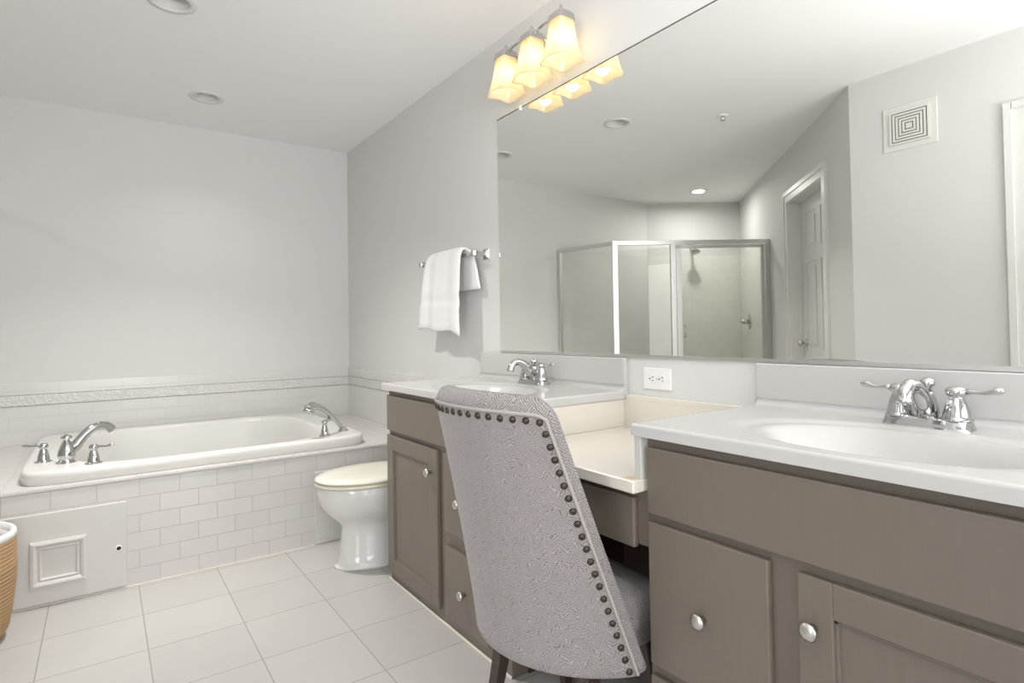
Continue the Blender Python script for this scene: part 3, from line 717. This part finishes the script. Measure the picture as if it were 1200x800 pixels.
b = B(); box(b, 1.325, X-.006, TY-.225, TY+.225, .701, .735, .010, 3); obj('tank_lid', b, M['porcelain'], t)
b = B(); tube(b, [(1.336, TY-.16, .65), (1.318, TY-.16, .65), (1.315, TY-.12, .648), (1.315, TY-.09, .642)], [.008, .008, .006, .007]); obj('flush_lever', b, M['chrome'], tk)

# ------------------------------------------------------------------ towel bar and towel
t = thing('towel_bar', 'chrome towel bar on the grey wall left of the mirror', 'towel bar', (X, 2.66, 1.455))
bx, bz = 1.472, 1.455
for yy in (2.385, 2.945):
    b = B(); box(b, X-.006, X, yy-.026, yy+.026, bz-.026, bz+.026, .0025); box(b, X-.012, X-.005, yy-.019, yy+.019, bz-.019, bz+.019, .002)
    box(b, bx-.012, X-.011, yy-.010, yy+.010, bz-.010, bz+.010, .002); box(b, bx-.014, bx+.014, yy-.014, yy+.014, bz-.014, bz+.014, .003); obj('bracket', b, M['chrome'], t)
b = B(); box(b, bx-.0075, bx+.0075, 2.395, 2.935, bz-.0075, bz+.0075, .001); obj('bar', b, M['chrome'], t)
def towel():
    bm = B(); th = .016
    prof = [(bx+.030, 1.285), (bx+.032, 1.33), (bx+.030, 1.40), (bx+.024, 1.455), (bx+.014, 1.480), (bx, 1.488), (bx-.015, 1.482), (bx-.026, 1.462), (bx-.033, 1.42), (bx-.038, 1.34), (bx-.042, 1.24), (bx-.044, 1.15), (bx-.043, 1.085)]
    pp = smoothpath([(a, 0, c) for a, c in prof], 6); n = len(pp); ny = 60
    def pos(i, j):
        t_ = i/(n-1); v = j/ny; c = pp[i]
        # near (low y) edge and far edge along the drape
        front = max(0, (t_-.45)/.55); back = max(0, (.42-t_)/.42)
        ylo = 2.470-.012*front-.09*back; yhi = 2.80+.125*front-.06*back
        y = ylo+(yhi-ylo)*v
        amp = (.002+.004*front) if t_ > .5 else .002
        w = amp*(math.sin(v*v*11+v*3+.6+t_*2.5)*.8+math.sin(v*23+2+t_*4)*.3)+.006*front*math.sin(v*5+1)*min(1, abs(t_-.45)*4)
        z = c.z
        if front > 0: z += front*(.018*math.sin(v*3.4-.3)-.030*(1-v)*front*0.8)+.010*front*math.sin(v*9)
        z -= (1-abs(2*v-1)**3)*-.006 if .35 < t_ < .55 else 0
        band = 0
        for zc, s_ in ((.80, .004), (.84, -.003), (.87, .004), (.91, .002)):
            band += s_*math.exp(-((t_-zc)/.008)**2)
        return Vector((c.x-w-band, y, z)), w
    O, I = [], []
    for i in range(n):
        a = pp[max(i-1, 0)]; c = pp[min(i+1, n-1)]; tg = (c-a).normalized(); nn = Vector((tg.z, 0, -tg.x))
        if nn.dot(Vector((pp[i].x-bx, 0, pp[i].z-1.3))) < 0 and False: nn = -nn
        ro, ri = [], []
        for j in range(ny+1):
            p_, w_ = pos(i, j); e = min(j, ny-j, 3)/3; k = th*(.35+.65*math.sin(e*PI/2))*(1 if 1 < i < n-2 else .6)
            ro.append(bm.verts.new(p_+nn*k*.5)); ri.append(bm.verts.new(p_-nn*k*.5))
        O.append(ro); I.append(ri)
    for i in range(n-1):
        for j in range(ny):
            for G, fl in ((O, 0), (I, 1)):
                q = (G[i][j], G[i+1][j], G[i+1][j+1], G[i][j+1]); f = bm.faces.new(q if not fl else q[::-1]); f.smooth = True
        for j, s in ((0, 1), (ny, 0)):
            f = bm.faces.new((O[i][j], I[i][j], I[i+1][j], O[i+1][j])); f.smooth = True
    for i in (0, n-1):
        for j in range(ny): bm.faces.new((O[i][j], O[i][j+1], I[i][j+1], I[i][j])).smooth = True
    return bm
tag(obj('hand_towel', towel(), M['towel']), 'white terry hand towel draped over the chrome towel bar', 'towel')

# ------------------------------------------------------------------ vanity light
t = thing('vanity_light', 'three-shade chrome vanity light glowing above the mirror', 'wall light', (X, 1.85, 2.1))
SX = 1.43
for i, yy in enumerate((1.665, 1.85, 2.035)):
    b = B(); N = 64
    def sq(hw, z, wave=0, e=5):
        out = []
        for k in range(N):
            th = 2*PI*k/N; c, s = math.cos(th), math.sin(th); q = (abs(c)**e+abs(s)**e)**(-1/e)
            r = hw*q; zz = z+wave*(math.cos(4*th)*-1)*.5-abs(wave)*.0
            out.append(Vector((SX+r*c, yy+r*s, zz)))
        return out
    zt = 2.262
    outer = [(.034, 0, 0), (.037, -.006, 0), (.040, -.03, 0), (.045, -.07, 0), (.052, -.11, 0), (.060, -.142, -.003), (.067, -.162, -.007), (.069, -.167, -.008)]
    rs = [sq(h_, zt+z_, w_, 5) for h_, z_, w_ in outer] + [sq(h_-.0035, zt+z_+.0005, w_, 5) for h_, z_, w_ in outer[::-1]]
    rings(b, rs, close=True); sh = obj('lamp_shade', b, M['shade'], t, 'frosted ruffled glass shade')
    b = B(); rings(b, [sq(.040, zt-.012, 0, 7), sq(.0405, zt-.004, 0, 7), sq(.038, zt+.012, 0, 7), sq(.030, zt+.022, 0, 6), sq(.014, zt+.027, 0, 4), sq(.001, zt+.028)], smooth=False); obj('cap', b, M['chrome'], t)
    b = B(); lathe(b, [(0, 0), (.010, 0), (.008, .006), (.006, .010), (.009, .014), (.007, .020), (.003, .028), (0, .030)], (SX, yy, zt+.026), seg=16); obj('finial', b, M['chrome'], t)
    b = B(); lathe(b, [(0, 0), (.010, -.002), (.021, -.012), (.0265, -.028), (.027, -.040), (.024, -.055), (.016, -.068), (.006, -.075), (0, -.076)][::-1], (SX, yy, zt-.045), seg=24); bo = obj('bulb', b, M['bulb'], t)
    b = B(); lathe(b, [(0, -.046), (.014, -.046), (.014, 0.0), (0, 0)], (SX, yy, zt-.0), seg=16); obj('lamp_holder', b, M['chrome'], t)
    l = bpy.data.lights.new('vanity_bulb_light', 'POINT'); l.energy = .16; l.color = (1, .89, .72); l.shadow_soft_size = .03
    lo = bpy.data.objects.new('vanity_bulb_light', l); COL.objects.link(lo); lo.location = (SX, yy, zt-.135)
b = B()
for ya, yb in ((1.665, 1.85), (1.85, 2.035)):
    ym = (ya+yb)/2
    tube(b, smoothpath([(SX, ya, 2.279), (SX+.012, ya+.045, 2.296), (SX+.018, ym, 2.300), (SX+.012, yb-.045, 2.296), (SX, yb, 2.279)], 5), .0055, 10)
tube(b, smoothpath([(SX, 1.85, 2.285), (SX+.05, 1.85, 2.29), (X-.02, 1.85, 2.245)], 5), .008, 10)
obj('arm', b, M['chrome'], t)
b = B()
rs = [[Vector((X-d_, 1.85+.075*k_*math.cos(2*PI*i/36), 2.235+.050*k_*math.sin(2*PI*i/36))) for i in range(36)] for d_, k_ in ((0, 1), (.006, 1), (.012, .9), (.018, .6), (.022, .25))]
rings(b, rs); obj('back_plate', b, M['chrome'], t)

# ------------------------------------------------------------------ shower (seen in the mirror)
XV = lambda xv: 2*X-xv
S0 = (-.56, YB-.008); S1 = (-.644, 3.66); S2 = (-1.764+.045, 2.86-.045)
ZT = 1.858
b = B()
S2w = (-1.78, 2.875)
prism(b, [(-.60, YB-.009), (-.684, 3.645), (-1.74, 2.85), (-2.66, 3.755), (-1.85, YB-.009)], .0, .05)
tray = tag(obj('shower_tray', b, M['tub']), 'white shower base inside the glass corner shower', 'shower tray')
def tiled(name, p0, p1, s0, s1, z0, z1, mat):
    b = B(); obox(b, p0, p1, s0, s1, z0, z1); return struct(name, b, mat)
tiled('trim_6', (C1[0], C1[1]), C2, 0, .008, .05, 1.87, M['tile_d2'])
tiled('trim_7', dp(LW-.0), dp(1.90), 0, .008, .05, 1.87, M['tile_d1'])
b = B(); box(b, C1[0]+.01, -.60, YB-.008, YB, .05, 1.87); struct('trim_8', b, M['tile_wall_x'])
def bar2(bm, p0, p1, hw, z0, z1): obox(bm, p0, p1, -hw, hw, z0, z1)
def post(bm, p, hw, z0, z1, ang_=0):
    d = Vector((math.cos(ang_), math.sin(ang_)))*hw; bar2(bm, (p[0]-d.x, p[1]-d.y), (p[0]+d.x, p[1]+d.y), hw, z0, z1)
v1, v2 = Vector(S1), Vector(S2w); vd = (v2-v1).normalized(); LN = (v2-v1).length
at = lambda s: tuple(v1+vd*s)
a1 = math.atan2(vd.y, vd.x); a0 = math.atan2(S1[1]-S0[1], S1[0]-S0[0])
t = thing('shower_enclosure', 'glass corner shower with bright metal frame, seen in the mirror', 'shower', (-1.3, 3.4, .05))
b = B(); bar2(b, (S0[0], S0[1]-.01), S1, .028, 0.05, .12); bar2(b, S1, S2w, .028, .05, .12); obj('curb', b, M['tub'], t)
b = B()
bar2(b, (S0[0], S0[1]), S1, .013, ZT-.03, ZT); bar2(b, S1, S2w, .016, ZT-.036, ZT)
bar2(b, (S0[0], S0[1]), S1, .013, .12, .15); bar2(b, S1, S2w, .016, .12, .155)
post(b, (S0[0]-.003, S0[1]-.014), .016, .12, ZT, a0); post(b, S1, .022, .12, ZT, a1)
post(b, at(.516), .021, .12, ZT-.03, a1); post(b, at(LN-.025), .018, .12, ZT, a1)
obj('frame', b, M['alu'], t)
b = B(); bar2(b, (S0[0], S0[1]-.03), tuple(Vector(S1)+Vector((.002, .018))), .003, .15, ZT-.03); obj('side_pane', b, M['glass'], t, 'clear glass side pane')
b = B(); bar2(b, at(.02), at(.503), .003, .155, ZT-.036); obj('fixed_pane', b, M['glass'], t, 'clear fixed glass pane')
b = B(); s0, s1 = .545, LN-.05
for (a_, c_2) in ((s0, s0+.046), (s1-.030, s1)): bar2(b, at(a_), at(c_2), .010, .165, ZT-.042)
bar2(b, at(s0), at(s1), .010, ZT-.07, ZT-.042); bar2(b, at(s0), at(s1), .010, .165, .195)
dr = obj('door', b, M['alu'], t, 'framed glass shower door')
b = B(); bar2(b, at(s0+.046), at(s1-.030), .003, .195, ZT-.07); obj('pane', b, M['glass'], dr)
b = B(); hn = Vector((vd.y, -vd.x)); hn = hn if hn.x > 0 else -hn
hpnt = Vector((*at(s0+.06), 1.0)); 
tube(b, smoothpath([hpnt+Vector((hn.x*.010, hn.y*.010, 0)), hpnt+Vector((hn.x*.035, hn.y*.035, .01)), hpnt+Vector((hn.x*.035, hn.y*.035, .09)), hpnt+Vector((hn.x*.010, hn.y*.010, .10))], 4), .006, 10); obj('handle', b, M['chrome'], dr)
# valve on the diagonal wall, head on the far shower wall
xv_, yv_ = XV(5.47), 3.45; s_v = (Vector((xv_, yv_))-Vector(A0)).dot(dd)
vc = Vector((*dp(s_v), 1.135)) - Vector((dn.x, dn.y, 0))*.008; vn = (-dn.x, -dn.y, 0)
t = thing('shower_valve', 'round chrome shower valve on tiled wall, seen in the mirror', 'shower valve', tuple(vc))
b = B(); lathe(b, [(0, 0), (.082, 0), (.082, .004), (.06, .010), (.03, .014), (0, .014)], vc, vn, 36); obj('escutcheon', b, M['chrome'], t)
b = B(); lathe(b, [(0, .012), (.024, .012), (.022, .03), (.027, .045), (.026, .06), (.018, .07), (.020, .085), (.0, .09)], vc, vn, 24); obj('handle', b, M['chrome'], t)
w1 = (Vector(C2)-Vector(C1)).normalized(); wn = Vector((w1.y, -w1.x)); wn = wn if wn.y < 0 else -wn
hc = Vector(C1)+w1*.47; hb = Vector((hc.x+wn.x*.008, hc.y+wn.y*.008, 2.0)); W3 = Vector((wn.x, wn.y, 0))
t = thing('overhead_shower', 'chrome shower head on a short arm, seen in the mirror', 'shower head', tuple(hb))
b = B(); lathe(b, [(0, 0), (.03, 0), (.028, .006), (.012, .012), (0, .012)], hb-W3*.008, tuple(W3), 24); tube(b, smoothpath([hb, hb+W3*.06+Vector((0, 0, .005)), hb+W3*.12+Vector((0, 0, -.02)), hb+W3*.155+Vector((0, 0, -.055))], 5), .010, 12); obj('arm', b, M['chrome'], t)
b = B(); lathe(b, [(0, 0), (.016, 0), (.018, .02), (.030, .035), (.052, .055), (.054, .066), (.048, .070), (0, .071)], hb+W3*.153+Vector((0, 0, -.05)), (wn.x*.35, wn.y*.35, -1), 28); obj('spray_head', b, M['chrome'], t)

# ------------------------------------------------------------------ basket
t = thing('woven_basket', 'tan woven rope basket with white rim at the left edge', 'basket', (-.452, 2.80, 0))
b = B(); prof = [(0, .0), (.150, .0)]
nz = 26
for k in range(nz):
    z = .004+k*.0138; tt = z/.37
    R_ = .170+.032*math.sin(min(1, tt*1.25)*PI*.55)-.006*tt
    if tt < .12: R_ -= .02*(1-tt/.12)**2
    prof += [(R_-.0025, z), (R_, z+.004), (R_, z+.0095), (R_-.0025, z+.0138)]
zt_ = prof[-1][1]
prof += [(.186, zt_+.001), (.180, zt_), (.172, .30), (.160, .02), (0, .02)]
lathe(b, prof, (-.452, 2.80, 0), seg=72); obj('body', b, M['rope'], t)
b = B(); rs = []
for r, z in ((.1935, zt_-.002), (.197, zt_+.006), (.196, zt_+.016), (.190, zt_+.024), (.182, zt_+.022), (.176, zt_+.0), (.172, .30), (.168, .30), (.172, zt_+.0), (.182, zt_-.0)):
    rs.append([Vector((-.452+r*math.cos(2*PI*i/72), 2.80+r*math.sin(2*PI*i/72), z+.001*math.sin(9*2*PI*i/72))) for i in range(72)])
rings(b, rs, close=True); obj('liner', b, M['towel'], t, 'white cloth liner folded over the rim')

# ------------------------------------------------------------------ chair
CYC = 1.165
def chair():
    t = thing('dining_chair', 'light grey upholstered chair with bronze nailhead trim at the vanity', 'chair', (1.0, CYC, 0))
    zb, zt, T = .325, .938, .062
    def base(s, z):
        v = (z-zb)/(zt-zb)
        w_ = .285-.052*v; A_ = (72-20*v)*PI/180
        xb = .762-.112*max(v, 0)**1.15; xe = .985-.235*v; D = xe-xb
        a = s*A_
        return Vector((xb+D*(1-math.cos(a))/(1-math.cos(A_)), CYC+w_*math.sin(a)/math.sin(A_), z))
    def nrm(s, z):   # pointing to the outside (towards the room)
        e = .01; a = base(min(s+e, 1), z)-base(max(s-e, -1), z); c = base(s, z+e)-base(s, z-e)
        n = a.cross(c).normalized()
        return n if n.x < 0 or (abs(s) > .8 and (n.y*s > 0)) else -n
    Rc = .055
    def arc(s, z):   # signed arc length from the centre (approx)
        n = 12; L = 0; p = base(0, z)
        for k in range(1, n+1): q = base(s*k/n, z); L += (q-p).length; p = q
        return math.copysign(L, s)
    Ltop = arc(1, zt-.1); 
    def ztop(s):
        ds = (1-abs(s))*Ltop; dome = .010*(1-s*s)-.010
        return zt+dome-(Rc-math.sqrt(max(0, Rc*Rc-max(0, Rc-ds)**2)))
    # parameter grids concentrated at the edges
    E_ = [0, .0008, .003, .007, .013, .020, .028]
    Lm = .33
    ss = [-1+e/Lm for e in E_]+[-1+.028/Lm+(2-.056/Lm)*i/44 for i in range(1, 44)]+[1-e/Lm for e in E_[::-1]]
    Ht = zt-zb
    vv = [i/30*(1-.030/Ht) for i in range(31)]+[1-e/Ht for e in E_[::-1]]
    def thick(de):
        r = T/2
        return r if de >= r else math.sqrt(max(0, r*r-(r-de)**2))
    def point(s, v): z = zb+(ztop(s)-zb)*v; return z
    def uvset(bm, data):
        uvl = bm.loops.layers.uv.new('UVMap')
        for f in bm.faces:
            for l in f.loops: l[uvl].uv = data.get(l.vert, (0, 0))
    def grid(ss, vv, off0, pillow, inset=0):
        bm = B(); O, I = [], []; data = {}
        for s in ss:
            ro, ri = [], []
            for v in vv:
                z = point(s, v); dside = (1-abs(s))*Lm; dtop = ztop(s)-z
                p = base(s, z); n = nrm(s, z)
                if pillow:
                    h = min(thick(dside), thick(max(0, dtop))); mid = p-n*(T/2)
                    a, c = mid+n*h, mid-n*h
                else: a, c = p+n*off0, p-n*.004
                # round top corners: pull towards the centre
                va, vc_ = bm.verts.new(a), bm.verts.new(c); u_ = arc(s, z)
                data[va] = (u_, z); data[vc_] = (u_+1, z)
                ro.append(va); ri.append(vc_)
            O.append(ro); I.append(ri)
        n1, n2 = len(ss), len(vv)
        for i in range(n1-1):
            for j in range(n2-1):
                f = bm.faces.new((O[i][j], O[i+1][j], O[i+1][j+1], O[i][j+1])); f.smooth = True
                f = bm.faces.new((I[i][j], I[i][j+1], I[i+1][j+1], I[i+1][j])); f.smooth = True
            f = bm.faces.new((O[i][0], I[i][0], I[i+1][0], O[i+1][0])); f = bm.faces.new((O[i][-1], O[i+1][-1], I[i+1][-1], I[i][-1])); f.smooth = True
        for j in range(n2-1):
            f = bm.faces.new((O[0][j], O[0][j+1], I[0][j+1], I[0][j])); f.smooth = True
            f = bm.faces.new((O[-1][j], I[-1][j], I[-1][j+1], O[-1][j+1])); f.smooth = True
        bmesh.ops.remove_doubles(bm, verts=bm.verts, dist=.00005)
        data = {k: q for k, q in data.items() if k.is_valid}
        uvset(bm, data); return bm
    obj('backrest', grid(ss, vv, 0, True), M['fabric'], t)
    # outer panel: inset .028 from sides and top
    ins = .030
    s_in = 1-ins/Lm
    ss2 = [-s_in+2*s_in*i/50 for i in range(51)]
    vv2 = [-.004+(1-ins/Ht+.004)*i/36 for i in range(37)]
    bp_ = obj('back_panel', grid(ss2, vv2, .0035, False), M['fabric'], t, 'woven outer back panel')
    # border path
    def border(d, off, step=.004):
        out = []; sE = 1-d/Lm; zE = lambda s: zb+(ztop(s)-zb)*(1-d/Ht)
        zc = zE(sE)-.0
        n = int((zc-zb)/step)
        for i in range(n+1): z = zb+(zc-zb)*i/n; out.append((-sE, z))
        m = 140
        for i in range(1, m): s = -sE+2*sE*i/m; out.append((s, zE(s)))
        for i in range(n+1): z = zc-(zc-zb)*i/n; out.append((sE, z))
        return [base(s, z)+nrm(s, z)*off for s, z in out], [nrm(s, z) for s, z in out]
    pts, _ = border(.029, .003)
    b = B(); tube(b, pts, .0042, 8); obj('piping', b, M['piping'], bp_, 'grey fabric piping')
    pts, nn = border(.043, .0035)
    L = 0; nxt = .012; first = None
    cum = [0]
    for i in range(1, len(pts)): cum.append(cum[-1]+(pts[i]-pts[i-1]).length)
    tot = cum[-1]; cnt = int(round((tot-.02)/.0292)); k = 0
    tm = B(); lathe(tm, [(0, 0), (.0078, 0), (.0074, .0018), (.0056, .0040), (.003, .0052), (0, .0056)], (0, 0, 0), seg=14)
    me = bpy.data.meshes.new('nail'); tm.to_mesh(me); tm.free(); me.materials.append(M['nail'])
    base_off = wloc(t)
    for q in range(cnt+1):
        target = .010+(tot-.020)*q/cnt
        while cum[k+1] < target: k += 1
        f_ = (target-cum[k])/(cum[k+1]-cum[k]); p = pts[k].lerp(pts[k+1], f_); n = nn[k]
        o = bpy.data.objects.new('nail', me); COL.objects.link(o); o.parent = t
        o.location = p-base_off; o.rotation_euler = n.to_track_quat('Z', 'Y').to_euler()
    # seat
    b = B(); n = 56
    def seat_ring(k, z):
        out = []
        for i in range(n):
            a = 2*PI*i/n; c, s = math.cos(a), math.sin(a); e = 4.5
            q = (abs(c)**e+abs(s)**e)**(-1/e)
            xx = .99+.175*c*q*k; hw = .215
            out.append(Vector((xx, CYC+.006+hw*s*q*k, z)))
        return out
    rings(b, [seat_ring(.96, .325), seat_ring(.975, .33), seat_ring(.975, .365), seat_ring(.985, .368), seat_ring(1.0, .378), seat_ring(1.0, .405), seat_ring(.985, .425), seat_ring(.93, .44), seat_ring(.7, .448), seat_ring(.02, .45)])
    uvl = b.loops.layers.uv.new('UVMap')
    for f in b.faces:
        for l in f.loops: l[uvl].uv = (l.vert.co.x+l.vert.co.y*.5, l.vert.co.z+l.vert.co.y)
    obj('seat', b, M['fabric'], t)
    # legs
    def leg(p0, p1, w0, w1):
        b = B(); rs = []
        for k in range(9):
            f_ = k/8; c = Vector(p0).lerp(Vector(p1), f_); c += Vector((.012*math.sin(f_*PI)*(1 if p0[0] < 1 else 0), 0, 0)); h = w0+(w1-w0)*f_
            rs.append([c+Vector((sx_*h, sy_*h*.9, 0)) for sx_, sy_ in ((-1, -.8), (-.8, -1), (.8, -1), (1, -.8), (1, .8), (.8, 1), (-.8, 1), (-1, .8))])
        rings(b, rs, smooth=False); obj('leg', b, M['leg'], t)
    leg((.905, CYC+.165, .327), (.862, CYC+.200, 0), .023, .015)
    leg((.905, CYC-.165, .327), (.862, CYC-.185, 0), .023, .015)
    leg((1.10, CYC+.175, .327), (1.14, CYC+.19, 0), .023, .014)
    leg((1.10, CYC-.165, .327), (1.14, CYC-.18, 0), .023, .014)
    return t
chair()
